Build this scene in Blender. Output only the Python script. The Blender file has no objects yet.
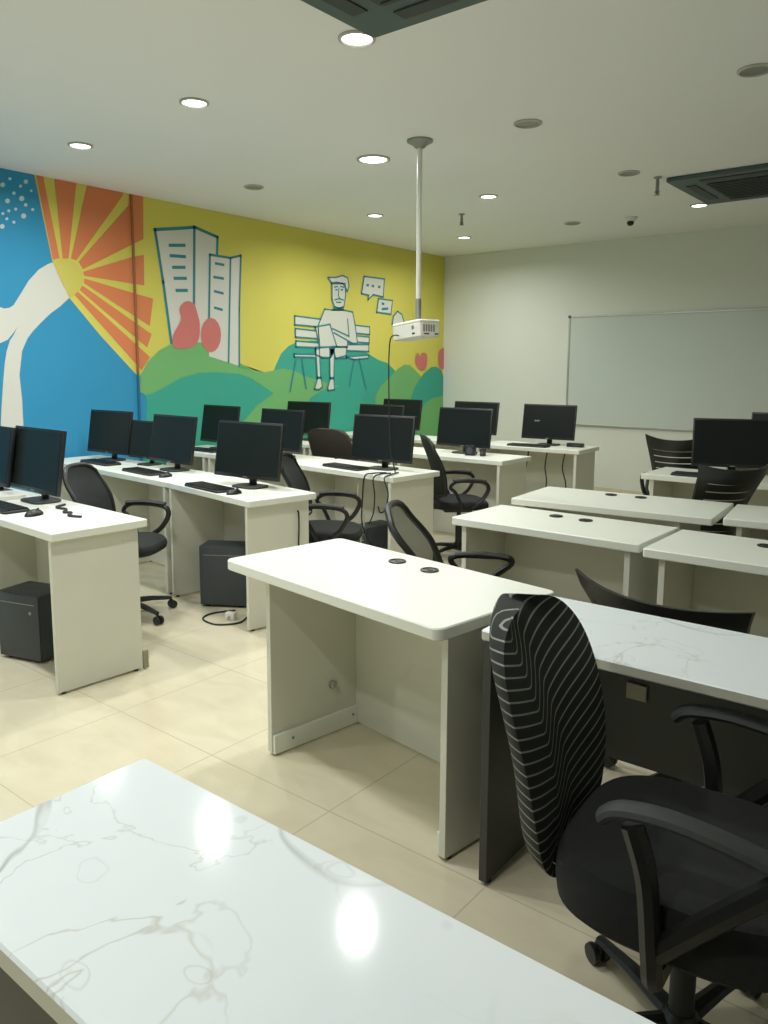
import bpy, bmesh, math, random
from mathutils import Vector, Matrix
from mathutils.geometry import tessellate_polygon
random.seed(7)
SC = bpy.context.scene
COL = SC.collection
PI = math.pi
def R(d): return math.radians(d)
ZT = 0.75          # desk top height
ZC = 2.934          # ceiling height
XW = -6.03         # mural wall plane
YW = 8.79          # whiteboard wall plane
# ------------------------------------------------------------------ camera
CAM_F, CAM_PITCH, CAM_ROLL, CAM_AZ, CAM_H = 784.46, 0.137292, 0.00446, 0.675187, 1.4674
CAM_CY = 477.5     # the lens axis meets the frame a little above its middle
fw = Vector((-math.sin(CAM_AZ)*math.cos(CAM_PITCH), math.cos(CAM_AZ)*math.cos(CAM_PITCH), -math.sin(CAM_PITCH)))
rt = Vector((math.cos(CAM_AZ), math.sin(CAM_AZ), 0))
up = rt.cross(fw)
rt2 = math.cos(CAM_ROLL)*rt + math.sin(CAM_ROLL)*up
up2 = -math.sin(CAM_ROLL)*rt + math.cos(CAM_ROLL)*up
cd = bpy.data.cameras.new('camera'); cam = bpy.data.objects.new('camera', cd); COL.objects.link(cam)
M = Matrix((rt2, up2, -fw)).transposed().to_4x4(); M.translation = Vector((0, 0, CAM_H))
cam.matrix_world = M
cd.sensor_fit = 'AUTO'; cd.sensor_width = 36; cd.lens = 36*CAM_F/1024; cd.shift_y = (CAM_CY-512)/1024
cd.clip_start = 0.05; cd.clip_end = 60
SC.camera = cam
SC.view_settings.view_transform = 'Standard'
SC.view_settings.look = 'None'
SC.view_settings.exposure = 0.0
# ------------------------------------------------------------------ materials
def s2l(c):
    return tuple(((v/255)/12.92 if v/255 <= .04045 else (((v/255)+.055)/1.055)**2.4) for v in c)
def mat(name, rgb, rough=.5, metal=0.0, var=.06, scale=6.0, bump=0.0, spec=.5, coat=0.0, stretch=None):
    """principled material with a little procedural variation"""
    m = bpy.data.materials.new(name); m.use_nodes = True
    nt = m.node_tree; nd = nt.nodes; lk = nt.links
    b = nd['Principled BSDF']
    b.inputs['Roughness'].default_value = rough; b.inputs['Metallic'].default_value = metal
    b.inputs['Specular IOR Level'].default_value = spec
    b.inputs['Coat Weight'].default_value = coat
    tc = nd.new('ShaderNodeTexCoord'); mp = nd.new('ShaderNodeMapping')
    if stretch: mp.inputs['Scale'].default_value = stretch
    nz = nd.new('ShaderNodeTexNoise'); nz.inputs['Scale'].default_value = scale; nz.inputs['Detail'].default_value = 4
    lk.new(tc.outputs['Object'], mp.inputs['Vector']); lk.new(mp.outputs['Vector'], nz.inputs['Vector'])
    rp = nd.new('ShaderNodeValToRGB')
    c = s2l(rgb)
    rp.color_ramp.elements[0].position = .3; rp.color_ramp.elements[1].position = .7
    rp.color_ramp.elements[0].color = tuple(v*(1-var) for v in c)+(1,)
    rp.color_ramp.elements[1].color = tuple(min(1, v*(1+var)) for v in c)+(1,)
    lk.new(nz.outputs['Fac'], rp.inputs['Fac']); lk.new(rp.outputs['Color'], b.inputs['Base Color'])
    if bump:
        bp = nd.new('ShaderNodeBump'); bp.inputs['Strength'].default_value = bump; bp.inputs['Distance'].default_value = .002
        n2 = nd.new('ShaderNodeTexNoise'); n2.inputs['Scale'].default_value = scale*40
        lk.new(tc.outputs['Object'], n2.inputs['Vector']); lk.new(n2.outputs['Fac'], bp.inputs['Height'])
        lk.new(bp.outputs['Normal'], b.inputs['Normal'])
    return m
def mat_emit(name, rgb, strength):
    m = bpy.data.materials.new(name); m.use_nodes = True
    nt = m.node_tree; b = nt.nodes['Principled BSDF']
    b.inputs['Base Color'].default_value = s2l(rgb)+(1,)
    b.inputs['Emission Color'].default_value = s2l(rgb)+(1,)
    b.inputs['Emission Strength'].default_value = strength
    return m
def math_node(nt, op, a, b=None, c=None):
    n = nt.nodes.new('ShaderNodeMath'); n.operation = op
    for i, v in enumerate((a, b, c)):
        if v is None: continue
        if isinstance(v, (int, float)): n.inputs[i].default_value = v
        else: nt.links.new(v, n.inputs[i])
    return n.outputs[0]
def mat_floor():
    m = mat('glossy_beige_tile', (212, 204, 180), .14, var=.05, scale=1.6, coat=.0)
    nt = m.node_tree; nd = nt.nodes; lk = nt.links; b = nd['Principled BSDF']
    geo = nd.new('ShaderNodeNewGeometry'); sp = nd.new('ShaderNodeSeparateXYZ'); lk.new(geo.outputs['Position'], sp.inputs[0])
    T = .61
    def seam(o, off):
        f = math_node(nt, 'FRACT', math_node(nt, 'DIVIDE', math_node(nt, 'ADD', o, off), T))
        d = math_node(nt, 'ABSOLUTE', math_node(nt, 'SUBTRACT', f, .5))
        return math_node(nt, 'GREATER_THAN', d, .5-.0042)
    s = math_node(nt, 'MAXIMUM', seam(sp.outputs[0], 1.67+T*20), seam(sp.outputs[1], -1.80+T*20))
    # soft marbled clouds inside the tile
    nz = nd.new('ShaderNodeTexNoise'); nz.inputs['Scale'].default_value = 3.2; nz.inputs['Detail'].default_value = 8; nz.inputs['Distortion'].default_value = 1.2
    mp = nd.new('ShaderNodeMapping'); mp.inputs['Scale'].default_value = (1, 2.2, 1); mp.inputs['Rotation'].default_value = (0, 0, .6)
    lk.new(geo.outputs['Position'], mp.inputs[0]); lk.new(mp.outputs[0], nz.inputs['Vector'])
    rp = nd.new('ShaderNodeValToRGB'); rp.color_ramp.elements[0].position = .35; rp.color_ramp.elements[1].position = .65
    rp.color_ramp.elements[0].color = s2l((209, 201, 174))+(1,); rp.color_ramp.elements[1].color = s2l((217, 209, 184))+(1,)
    lk.new(nz.outputs['Fac'], rp.inputs['Fac'])
    mx = nd.new('ShaderNodeMix'); mx.data_type = 'RGBA'
    lk.new(s, mx.inputs['Factor']); lk.new(rp.outputs['Color'], mx.inputs['A']); mx.inputs['B'].default_value = s2l((190, 180, 158))+(1,)
    lk.new(mx.outputs['Result'], b.inputs['Base Color'])
    return m
def mat_marble():
    m = mat('white_marble', (228, 234, 236), .075, var=.02, scale=2)
    nt = m.node_tree; nd = nt.nodes; lk = nt.links; b = nd['Principled BSDF']
    tc = nd.new('ShaderNodeTexCoord')
    def vein(scale, rot, w, dist, seed):
        mp = nd.new('ShaderNodeMapping'); mp.inputs['Rotation'].default_value = (0, 0, rot); mp.inputs['Location'].default_value = (seed, seed*.7, 0)
        lk.new(tc.outputs['Object'], mp.inputs[0])
        n = nd.new('ShaderNodeTexNoise'); n.inputs['Scale'].default_value = scale; n.inputs['Detail'].default_value = 4
        n.inputs['Roughness'].default_value = .5; n.inputs['Distortion'].default_value = dist
        lk.new(mp.outputs[0], n.inputs['Vector'])
        d = math_node(nt, 'ABSOLUTE', math_node(nt, 'SUBTRACT', n.outputs['Fac'], .5))
        return math_node(nt, 'SUBTRACT', 1.0, math_node(nt, 'MINIMUM', math_node(nt, 'DIVIDE', d, w), 1.0))
    v1 = vein(1.3, .5, .014, 1.1, 3.1)
    v2 = vein(2.6, 1.1, .010, 1.6, 8.2)
    msk = nd.new('ShaderNodeTexNoise'); msk.inputs['Scale'].default_value = 1.9; lk.new(tc.outputs['Object'], msk.inputs['Vector'])
    mr = nd.new('ShaderNodeMapRange'); mr.inputs['From Min'].default_value = .36; mr.inputs['From Max'].default_value = .58
    lk.new(msk.outputs['Fac'], mr.inputs['Value'])
    f1 = math_node(nt, 'MULTIPLY', v1, math_node(nt, 'MULTIPLY', mr.outputs[0], .8))
    f2 = math_node(nt, 'MULTIPLY', v2, math_node(nt, 'MULTIPLY', mr.outputs[0], .5))
    vo = nd.new('ShaderNodeTexVoronoi'); vo.inputs['Scale'].default_value = 7.5
    mpv = nd.new('ShaderNodeMapping'); mpv.inputs['Scale'].default_value = (1, 1.5, 1); mpv.inputs['Rotation'].default_value = (0, 0, .7)
    dn = nd.new('ShaderNodeTexNoise'); dn.inputs['Scale'].default_value = 9
    lk.new(tc.outputs['Object'], dn.inputs['Vector'])
    vm = nd.new('ShaderNodeVectorMath'); vm.operation = 'MULTIPLY_ADD'; vm.inputs[1].default_value = (.07, .07, 0)
    lk.new(dn.outputs['Color'], vm.inputs[0]); lk.new(tc.outputs['Object'], vm.inputs[2])
    lk.new(vm.outputs[0], mpv.inputs[0]); lk.new(mpv.outputs[0], vo.inputs['Vector'])
    ringd = math_node(nt, 'ABSOLUTE', math_node(nt, 'SUBTRACT', vo.outputs['Distance'], .2))
    ring_ = math_node(nt, 'SUBTRACT', 1.0, math_node(nt, 'MINIMUM', math_node(nt, 'DIVIDE', ringd, .022), 1.0))
    sc_ = nd.new('ShaderNodeSeparateColor'); lk.new(vo.outputs['Color'], sc_.inputs[0])
    pick = math_node(nt, 'MULTIPLY', math_node(nt, 'LESS_THAN', sc_.outputs[0], .45), dn.outputs['Fac'])
    f1 = math_node(nt, 'MAXIMUM', f1, math_node(nt, 'MULTIPLY', math_node(nt, 'MULTIPLY', ring_, pick), .42))
    base = nd.new('ShaderNodeMix'); base.data_type = 'RGBA'; base.inputs['A'].default_value = s2l((226, 233, 236))+(1,); base.inputs['B'].default_value = s2l((150, 152, 148))+(1,)
    lk.new(f1, base.inputs['Factor'])
    m2 = nd.new('ShaderNodeMix'); m2.data_type = 'RGBA'; m2.inputs['B'].default_value = s2l((176, 170, 152))+(1,)
    lk.new(base.outputs['Result'], m2.inputs['A']); lk.new(f2, m2.inputs['Factor'])
    lk.new(m2.outputs['Result'], b.inputs['Base Color'])
    return m
def mat_stripes():
    """black cloth with thin pale wavy lines"""
    m = mat('striped_cloth', (30, 32, 30), .85, var=.1, scale=30)
    nt = m.node_tree; nd = nt.nodes; lk = nt.links; b = nd['Principled BSDF']
    tc = nd.new('ShaderNodeTexCoord'); sp = nd.new('ShaderNodeSeparateXYZ'); lk.new(tc.outputs['Object'], sp.inputs[0])
    x = sp.outputs[0]; z = sp.outputs[2]
    # the spine of the pattern wanders with height
    sx = math_node(nt, 'SUBTRACT', x, math_node(nt, 'MULTIPLY', math_node(nt, 'SUBTRACT', z, .72), .2))
    mr = nd.new('ShaderNodeMapRange'); mr.interpolation_type = 'SMOOTHSTEP'
    mr.inputs['From Min'].default_value = .10; mr.inputs['From Max'].default_value = .0
    mr.inputs['To Min'].default_value = 0; mr.inputs['To Max'].default_value = .06
    lk.new(sx, mr.inputs['Value'])
    lft = math_node(nt, 'MULTIPLY', math_node(nt, 'MAXIMUM', math_node(nt, 'SUBTRACT', sx, .08), 0.0), .32)
    rgt = math_node(nt, 'MULTIPLY', math_node(nt, 'MINIMUM', math_node(nt, 'SUBTRACT', sx, .04), 0.0), -.30)
    ph = math_node(nt, 'SUBTRACT', z, math_node(nt, 'ADD', math_node(nt, 'ADD', lft, rgt), mr.outputs[0]))
    f = math_node(nt, 'FRACT', math_node(nt, 'DIVIDE', math_node(nt, 'ADD', ph, 5.0), .0255))
    ln = math_node(nt, 'LESS_THAN', f, .16)
    mx = nd.new('ShaderNodeMix'); mx.data_type = 'RGBA'; mx.inputs['A'].default_value = s2l((32, 34, 31))+(1,); mx.inputs['B'].default_value = s2l((140, 146, 138))+(1,)
    lk.new(ln, mx.inputs['Factor']); lk.new(mx.outputs['Result'], b.inputs['Base Color'])
    return m
def mat_mesh_cloth():
    m = bpy.data.materials.new('open_mesh_cloth'); m.use_nodes = True
    nt = m.node_tree; nd = nt.nodes; lk = nt.links; b = nd['Principled BSDF']
    b.inputs['Base Color'].default_value = s2l((52, 56, 54))+(1,); b.inputs['Roughness'].default_value = .8
    tc = nd.new('ShaderNodeTexCoord'); sp = nd.new('ShaderNodeSeparateXYZ'); lk.new(tc.outputs['Object'], sp.inputs[0])
    def hole(o):
        f = math_node(nt, 'FRACT', math_node(nt, 'MULTIPLY', math_node(nt, 'ADD', o, 5.0), 260))
        return math_node(nt, 'GREATER_THAN', f, .38)
    h = math_node(nt, 'MULTIPLY', hole(sp.outputs[0]), hole(sp.outputs[2]))
    lk.new(math_node(nt, 'SUBTRACT', 1.0, h), b.inputs['Alpha'])
    return m
MT = {}
MT['floor'] = mat_floor(); MT['marble'] = mat_marble(); MT['marble2'] = mat_marble(); MT['marble2'].node_tree.nodes['Principled BSDF'].inputs['Roughness'].default_value = .28; MT['stripe'] = mat_stripes(); MT['mesh'] = mat_mesh_cloth()
MT['ceiling'] = mat('matt_ceiling_paint', (238, 238, 236), .9, var=.01, scale=.8)
MT['wall'] = mat('matt_wall_paint', (224, 227, 219), .85, var=.015, scale=.8)
MT['white'] = mat('white_laminate', (230, 233, 222), .38, var=.012, scale=3)
MT['edge'] = mat('grey_laminate_edge', (196, 196, 182), .45, var=.03, scale=5)
MT['panel'] = mat('greyed_white_laminate', (214, 214, 200), .45, var=.02, scale=2)
MT['dark_panel'] = mat('charcoal_laminate', (58, 61, 58), .5, var=.05, scale=4)
MT['black'] = mat('black_plastic', (28, 30, 29), .42, var=.08, scale=12)
MT['soft_black'] = mat('matt_black_plastic', (40, 43, 42), .6, var=.08, scale=12)
MT['grey_plastic'] = mat('dark_grey_plastic', (70, 75, 76), .5, var=.06, scale=10)
MT['fabric'] = mat('black_fabric', (33, 35, 34), .95, var=.12, scale=60, bump=.4)
MT['mesh_dark'] = mat('dense_black_mesh', (38, 41, 40), .9, var=.12, scale=80, bump=.4)
MT['brown'] = mat('dark_brown_fabric', (58, 52, 46), .95, var=.1, scale=50, bump=.3)
MT['screen'] = mat('switched_off_screen', (33, 38, 36), .26, var=.05, scale=3, spec=.12)
MT['chrome'] = mat('brushed_metal', (190, 190, 184), .3, 1.0, var=.05, scale=10)
MT['alu'] = mat('aluminium', (190, 192, 186), .4, .8, var=.05, scale=10)
MT['board'] = mat('glossy_whiteboard', (206, 214, 208), .25, var=.02, scale=1.4)
MT['ac'] = mat('grey_air_conditioner_plastic', (72, 86, 86), .5, var=.04, scale=4)
MT['ac_dark'] = mat('dark_louvre_plastic', (40, 46, 46), .5, var=.05, scale=6)
MT['proj'] = mat('projector_shell', (226, 224, 212), .4, var=.02, scale=8)
MT['proj_top'] = mat('projector_lid', (240, 240, 232), .3, var=.01, scale=8)
MT['pole'] = mat('painted_pole', (222, 224, 216), .4, var=.02, scale=8)
MT['steel'] = mat('dull_steel', (150, 152, 146), .45, .6, var=.06, scale=12)
MT['lamp'] = mat_emit('lit_lamp_glass', (255, 253, 242), 6.0)
MT['lamp_off'] = mat('unlit_lamp_glass', (120, 120, 110), .3, var=.05, scale=8)
MT['trim_ring'] = mat('downlight_ring', (176, 176, 166), .4, var=.03, scale=8)
MT['cable'] = mat('black_cable_sheath', (30, 32, 31), .6, var=.1, scale=20)
MT['grey_cable'] = mat('grey_cable_sheath', (180, 180, 168), .6, var=.05, scale=20)
MT['slate'] = mat('slate_grey_case_plastic', (62, 68, 71), .5, var=.05, scale=8)
MT['paper'] = mat('white_paper', (226, 226, 218), .8, var=.02, scale=6)
MT['sticker'] = mat('pale_sticker', (190, 190, 178), .6, var=.04, scale=10)
MT['plate'] = mat('beige_plate', (150, 146, 124), .5, var=.04, scale=10)
def paint(name, rgb): return mat('paint_'+name, rgb, .75, var=.025, scale=1.5)
PT = dict(yellow=paint('yellow', (214, 206, 94)), blue=paint('blue', (46, 144, 188)), orange=paint('orange', (216, 128, 82)),
          sun=paint('sun_yellow', (206, 196, 94)), cream=paint('cream', (214, 214, 204)), teal=paint('teal', (58, 164, 142)),
          green=paint('green', (114, 178, 110)), pink=paint('pink', (206, 118, 112)), line=paint('teal_line', (50, 132, 142)),
          face=paint('pale_cream', (214, 215, 202)), dot=paint('dot_white', (190, 214, 214)))
# ------------------------------------------------------------------ mesh helpers
class MB:
    def __init__(s): s.bm = bmesh.new()
    def verts_faces(s, vs, fs):
        b = [s.bm.verts.new(v) for v in vs]
        for f in fs:
            try: s.bm.faces.new([b[i] for i in f])
            except ValueError: pass
        return b
    def box(s, c, d, rot=None, bev=0.0):
        t = bmesh.new(); bmesh.ops.create_cube(t, size=1)
        for v in t.verts: v.co = Vector((v.co.x*d[0], v.co.y*d[1], v.co.z*d[2]))
        if bev: bmesh.ops.bevel(t, geom=t.edges[:], offset=bev, segments=2, affect='EDGES', profile=.5)
        m = Matrix.Translation(c) @ (rot.to_4x4() if rot else Matrix.Identity(4))
        t.transform(m); s.merge(t); return s
    def merge(s, t):
        mp = {v: s.bm.verts.new(v.co) for v in t.verts}
        for f in t.faces:
            try: s.bm.faces.new([mp[v] for v in f.verts])
            except ValueError: pass
        t.free()
    def tube(s, pts, r, n=8, closed=False, flat=None):
        """tube along pts; r number or list; flat=(a,b) scales the cross-section"""
        pts = [Vector(p) for p in pts]; N = len(pts)
        rs = r if isinstance(r, (list, tuple)) else [r]*N
        rings = []
        prev = None
        for i, p in enumerate(pts):
            a = pts[(i-1) % N] if (closed or i > 0) else p
            b = pts[(i+1) % N] if (closed or i < N-1) else p
            t = (b-a).normalized()
            if prev is None:
                ref = Vector((0, 0, 1)) if abs(t.z) < .9 else Vector((1, 0, 0))
                u = t.cross(ref).normalized()
            else:
                u = (prev - t*prev.dot(t)).normalized()
            prev = u; w = t.cross(u)
            fa, fb = flat or (1, 1)
            rings.append([s.bm.verts.new(p + (u*math.cos(2*PI*k/n)*fa + w*math.sin(2*PI*k/n)*fb)*rs[i]) for k in range(n)])
        M_ = N if closed else N-1
        for i in range(M_):
            A, B = rings[i], rings[(i+1) % N]
            for k in range(n):
                s.bm.faces.new((A[k], A[(k+1) % n], B[(k+1) % n], B[k]))
        if not closed:
            s.bm.faces.new(rings[0][::-1]); s.bm.faces.new(rings[-1])
        return s
    def lathe(s, prof, n=20, c=(0, 0, 0), axis='z'):
        c = Vector(c); rings = []
        for r, z in prof:
            ring = []
            for k in range(n):
                a = 2*PI*k/n; v = Vector((r*math.cos(a), r*math.sin(a), z))
                if axis == 'x': v = Vector((v.z, v.x, v.y))
                if axis == 'y': v = Vector((v.x, v.z, v.y))
                ring.append(s.bm.verts.new(c+v))
            rings.append(ring)
        for A, B in zip(rings, rings[1:]):
            for k in range(n): s.bm.faces.new((A[k], A[(k+1) % n], B[(k+1) % n], B[k]))
        s.bm.faces.new(rings[0][::-1]); s.bm.faces.new(rings[-1])
        return s
    def slab(s, L, D, z0, z1, rad=.02, bev=.003, c=(0, 0)):
        """board with rounded plan corners and softened edges"""
        def ring(ins, z):
            out = []; r = max(rad-ins, .001)
            for cx, cy, a0 in ((L/2-rad, D/2-rad, 0), (-L/2+rad, D/2-rad, 90), (-L/2+rad, -D/2+rad, 180), (L/2-rad, -D/2+rad, 270)):
                for k in range(5):
                    a = R(a0+90*k/4); out.append(s.bm.verts.new((c[0]+cx+r*math.cos(a), c[1]+cy+r*math.sin(a), z)))
            return out
        rs = [ring(bev, z0), ring(0, z0+bev), ring(0, z1-bev), ring(bev, z1)]
        for A, B in zip(rs, rs[1:]):
            n = len(A)
            for k in range(n): s.bm.faces.new((A[k], A[(k+1) % n], B[(k+1) % n], B[k]))
        s.bm.faces.new(rs[0][::-1]); s.bm.faces.new(rs[-1])
        return s
    def sheet(s, P, nu, nv, thick, closed_edge=True):
        """solid shell from P(u,v)->(front point, back offset vector)"""
        F = [[None]*(nv+1) for _ in range(nu+1)]; Bk = [[None]*(nv+1) for _ in range(nu+1)]
        for i in range(nu+1):
            for j in range(nv+1):
                p, q = P(i/nu, j/nv)
                F[i][j] = s.bm.verts.new(p); Bk[i][j] = s.bm.verts.new(q)
        for i in range(nu):
            for j in range(nv):
                s.bm.faces.new((F[i][j], F[i+1][j], F[i+1][j+1], F[i][j+1]))
                s.bm.faces.new((Bk[i][j], Bk[i][j+1], Bk[i+1][j+1], Bk[i+1][j]))
        for i in range(nu):
            s.bm.faces.new((F[i][0], Bk[i][0], Bk[i+1][0], F[i+1][0])); s.bm.faces.new((F[i][nv], F[i+1][nv], Bk[i+1][nv], Bk[i][nv]))
        for j in range(nv):
            s.bm.faces.new((F[0][j], F[0][j+1], Bk[0][j+1], Bk[0][j])); s.bm.faces.new((F[nu][j], Bk[nu][j], Bk[nu][j+1], F[nu][j+1]))
        return s
    def build(s, name, m, parent=None, smooth=True, angle=35):
        bmesh.ops.recalc_face_normals(s.bm, faces=s.bm.faces[:])
        me = bpy.data.meshes.new(name); s.bm.to_mesh(me); s.bm.free()
        me.materials.append(m)
        if smooth:
            for p in me.polygons: p.use_smooth = True
            me.set_sharp_from_angle(angle=R(angle))
        o = bpy.data.objects.new(name, me); COL.objects.link(o)
        if parent is not None: o.parent = parent
        return o
def smoothpath(pts, k=6, closed=False):
    pts = [Vector(p) for p in pts]; n = len(pts); out = []
    rng = range(n if closed else n-1)
    for i in rng:
        g = lambda j: pts[j % n] if closed else pts[max(0, min(n-1, j))]
        p0, p1, p2, p3 = g(i-1), g(i), g(i+1), g(i+2)
        for t in range(k):
            t = t/k
            out.append(.5*((2*p1)+(-p0+p2)*t+(2*p0-5*p1+4*p2-p3)*t*t+(-p0+3*p1-3*p2+p3)*t**3))
    if not closed: out.append(pts[-1])
    return out
def thing(name, label, cat, loc=(0, 0, 0), rz=0, group=None):
    o = bpy.data.objects.new(name, None); COL.objects.link(o); o.empty_display_size = .1
    o.location = loc; o.rotation_euler = (0, 0, R(rz)); o['label'] = label; o['category'] = cat
    if group: o['group'] = group
    return o
def tag(o, label, cat, group=None):
    o['label'] = label; o['category'] = cat
    if group: o['group'] = group
    return o
def struct(o): o['kind'] = 'structure'; return o
KIDS = {}
def dup(root, loc, rz, label, group=None):
    """copy a thing with copies of its parts and sub-parts"""
    r = root.copy(); COL.objects.link(r); r.location = loc; r.rotation_euler = (0, 0, R(rz)); r['label'] = label
    if group: r['group'] = group
    elif 'group' in r.keys(): del r['group']
    for ch in list(root.children):
        c = ch.copy(); COL.objects.link(c); c.parent = r
        for g in list(ch.children):
            d = g.copy(); COL.objects.link(d); d.parent = c
    return r
# ------------------------------------------------------------------ room shell
X0, X1, Y0, Y1 = XW, 2.6, -1.6, YW
def plate(name, c, d, m): return struct(MB().box(c, d).build(name, m, smooth=False))
plate('floor', ((X0+X1)/2, (Y0+Y1)/2, -.05), (X1-X0+.4, Y1-Y0+.4, .1), MT['floor'])
plate('ceiling', ((X0+X1)/2, (Y0+Y1)/2, ZC+.05), (X1-X0+.4, Y1-Y0+.4, .1), MT['ceiling'])
plate('wall_left', (X0-.1, (Y0+Y1)/2, ZC/2), (.2, Y1-Y0, ZC), MT['wall'])
plate('wall_back', ((X0+X1)/2, Y1+.1, ZC/2), (X1-X0, .2, ZC), MT['wall'])
plate('wall_right', (X1+.1, (Y0+Y1)/2, ZC/2), (.2, Y1-Y0, ZC), MT['wall'])
plate('wall_front', ((X0+X1)/2, Y0-.1, ZC/2), (X1-X0, .2, ZC), MT['wall'])
plate('baseboard_back', ((X0+X1)/2, Y1-.006, .045), (X1-X0-.02, .012, .09), MT['floor'])
plate('baseboard_left', (X0+.010, (Y0+Y1)/2, .045), (.012, Y1-Y0-.04, .09), MT['floor'])
# thin vertical cover strip on the mural wall
struct(MB().box((X0+.014, 4.06, (ZC)/2+.02), (.018, .018, ZC-.06), bev=.003).build('trim_1', PT['orange'], smooth=False))
sm = mat('seam_strip', (142, 98, 62), .7, var=.03)
_nt = sm.node_tree; _b = _nt.nodes['Principled BSDF']; _g = _nt.nodes.new('ShaderNodeNewGeometry'); _s = _nt.nodes.new('ShaderNodeSeparateXYZ'); _nt.links.new(_g.outputs['Position'], _s.inputs[0])
_m = _nt.nodes.new('ShaderNodeMix'); _m.data_type = 'RGBA'; _m.inputs['A'].default_value = s2l((30, 104, 140))+(1,); _m.inputs['B'].default_value = s2l((150, 100, 62))+(1,)
_nt.links.new(math_node(_nt, 'GREATER_THAN', _s.outputs[2], 1.42), _m.inputs['Factor']); _nt.links.new(_m.outputs['Result'], _b.inputs['Base Color'])
bpy.data.objects['trim_1'].data.materials[0] = sm
# ------------------------------------------------------------------ mural, laid out from a drawing in its own sheet coordinates
def wall_pt(px, py, off):
    d = fw*CAM_F + rt2*(px-384) + up2*(CAM_CY-py)
    t = (XW+off)/d.x
    return Vector((XW+off, d.y*t, CAM_H+d.z*t))
def c1(pts): return [(x*.22135, 150+y*.22135) for x, y in pts]       # sketch sheets
def c2(pts): return [(130+x*.1952, 200+y*.1952) for x, y in pts]
def c3(pts): return [(280+x*.1693, 260+y*.1693) for x, y in pts]
def c4(pts): return [(370+x*.127, 290+y*.127) for x, y in pts]
def c5(pts): return [(200+x*.3385, 180+y*.3385) for x, y in pts]
mural = thing('wall_mural', 'colourful painted mural of sun, hills, towers and a seated man across the left wall', 'mural', (XW, 6, 0))
MINV = Matrix.Translation((-XW, -6, 0))
def poly(mb, pts, layer, smooth=False, clip=True):
    if smooth: pts = [(p.x, p.y) for p in smoothpath([(x, y, 0) for x, y in pts], 6, True)]
    off = .0012+layer*.0011
    v = [wall_pt(x, y, off) for x, y in pts]
    for q in v:
        q.z = min(max(q.z, .1), ZC-.001); q.y = min(q.y, YW-.002)
    v = [MINV @ q for q in v]
    tri = tessellate_polygon([v])
    bv = [mb.bm.verts.new(q) for q in v]
    for t in tri:
        try: mb.bm.faces.new([bv[i] for i in t])
        except ValueError: pass
def stroke(mb, pts, w, layer, closed=False):
    off = .0012+layer*.0011
    v = [MINV @ wall_pt(x, y, off) for x, y in pts]
    if closed: v.append(v[0])
    for a, b in zip(v, v[1:]):
        t = (b-a)
        if t.length < 1e-6: continue
        t.normalize(); n = Vector((0, -t.z, t.y))*w/2; e = t*w/2
        mb.verts_faces([a-e-n, b+e-n, b+e+n, a-e+n], [(0, 1, 2, 3)])
def paintpart(name, color, fn, label=None):
    mb = MB(); fn(mb)
    o = mb.build(name, PT[color], mural, smooth=False)
    for p in o.data.polygons: pass
    if label: o['label'] = label
    return o
def rect_world(mb, y0, y1, z0, z1, layer):
    off = XW+.0012+layer*.0011
    mb.verts_faces([MINV @ Vector((off, y0, z0)), MINV @ Vector((off, y1, z0)), MINV @ Vector((off, y1, z1)), MINV @ Vector((off, y0, z1))], [(0, 1, 2, 3)])
paintpart('painted_sky', 'yellow', lambda mb: rect_world(mb, 3.0, YW-.002, .1, ZC-.001, 0), 'yellow painted sky')
def f_blue(mb):
    b = [(-140, 120)]+[(33.5, 160), (34, 170), (52, 259.5), (68.6, 297), (100, 335), (138.3, 376.7), (140.5, 392), (149, 396), (149, 470), (150, 560), (-140, 560)]
    poly(mb, b, 1)
    rect_world(mb, -.5, 3.05, .1, ZC-.001, 0)
paintpart('painted_night_sky', 'blue', f_blue, 'blue painted area with white dots')
RAYS = [[(160, 60), (195, 60), (199, 140), (270, 492), (238, 495)], [(243, 80), (345, 80), (345, 150), (310, 490), (283, 490)], [(392, 100), (392, 162), (320, 490), (345, 498), (552, 210), (556, 120)],
        [(580, 250), (580, 120), (645, 150), (648, 402), (375, 538), (355, 505)], [(590, 485), (650, 473), (652, 612), (380, 568), (375, 550)],
        [(380, 580), (692, 672), (677, 795), (378, 600)], [(372, 612), (685, 832), (665, 892), (360, 632)], [(352, 640), (678, 935), (640, 995), (335, 652)]]
for r_ in RAYS: paintpart('sun_ray', 'orange', lambda mb: poly(mb, c1(r_), 2))
SUN = [(235, 497), (262, 490), (300, 491), (340, 508), (366, 540), (376, 575), (370, 610), (350, 642), (318, 668), (290, 620), (262, 560)]
paintpart('sun_disc', 'sun', lambda mb: poly(mb, c1(SUN), 3))
SW = [(238, 507), (215, 516), (175, 540), (130, 590), (90, 655), (62, 700), (45, 712), (20, 716), (-60, 690), (-60, 860), (0, 873), (35, 857), (60, 827), (79, 798), (62, 835), (45, 860), (30, 910), (22, 960), (15, 1040), (8, 1147), (4, 1240), (0, 1330), (112, 1330), (106, 1247), (100, 1127), (88, 1017), (100, 907), (125, 850), (150, 817), (190, 775), (230, 737), (270, 708), (313, 668), (285, 605)]
paintpart('painted_swoosh', 'cream', lambda mb: poly(mb, c1(SW), 3), 'cream curved figure')
DOTS = [(45, 130, 7), (12, 157, 11), (117, 143, 10), (93, 163, 7), (141, 184, 6), (63, 195, 8), (34, 230, 11), (98, 219, 12), (116, 248, 8), (40, 275, 7), (71, 267, 7), (13, 287, 7), (148, 269, 7), (107, 298, 12), (31, 311, 7), (63, 326, 7), (10, 345, 11)]
for x, y, r in DOTS:
    paintpart('painted_dot', 'dot', lambda mb: poly(mb, c1([(x+r*math.cos(a*PI/6), y+r*math.sin(a*PI/6)) for a in range(12)]), 3))
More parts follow.
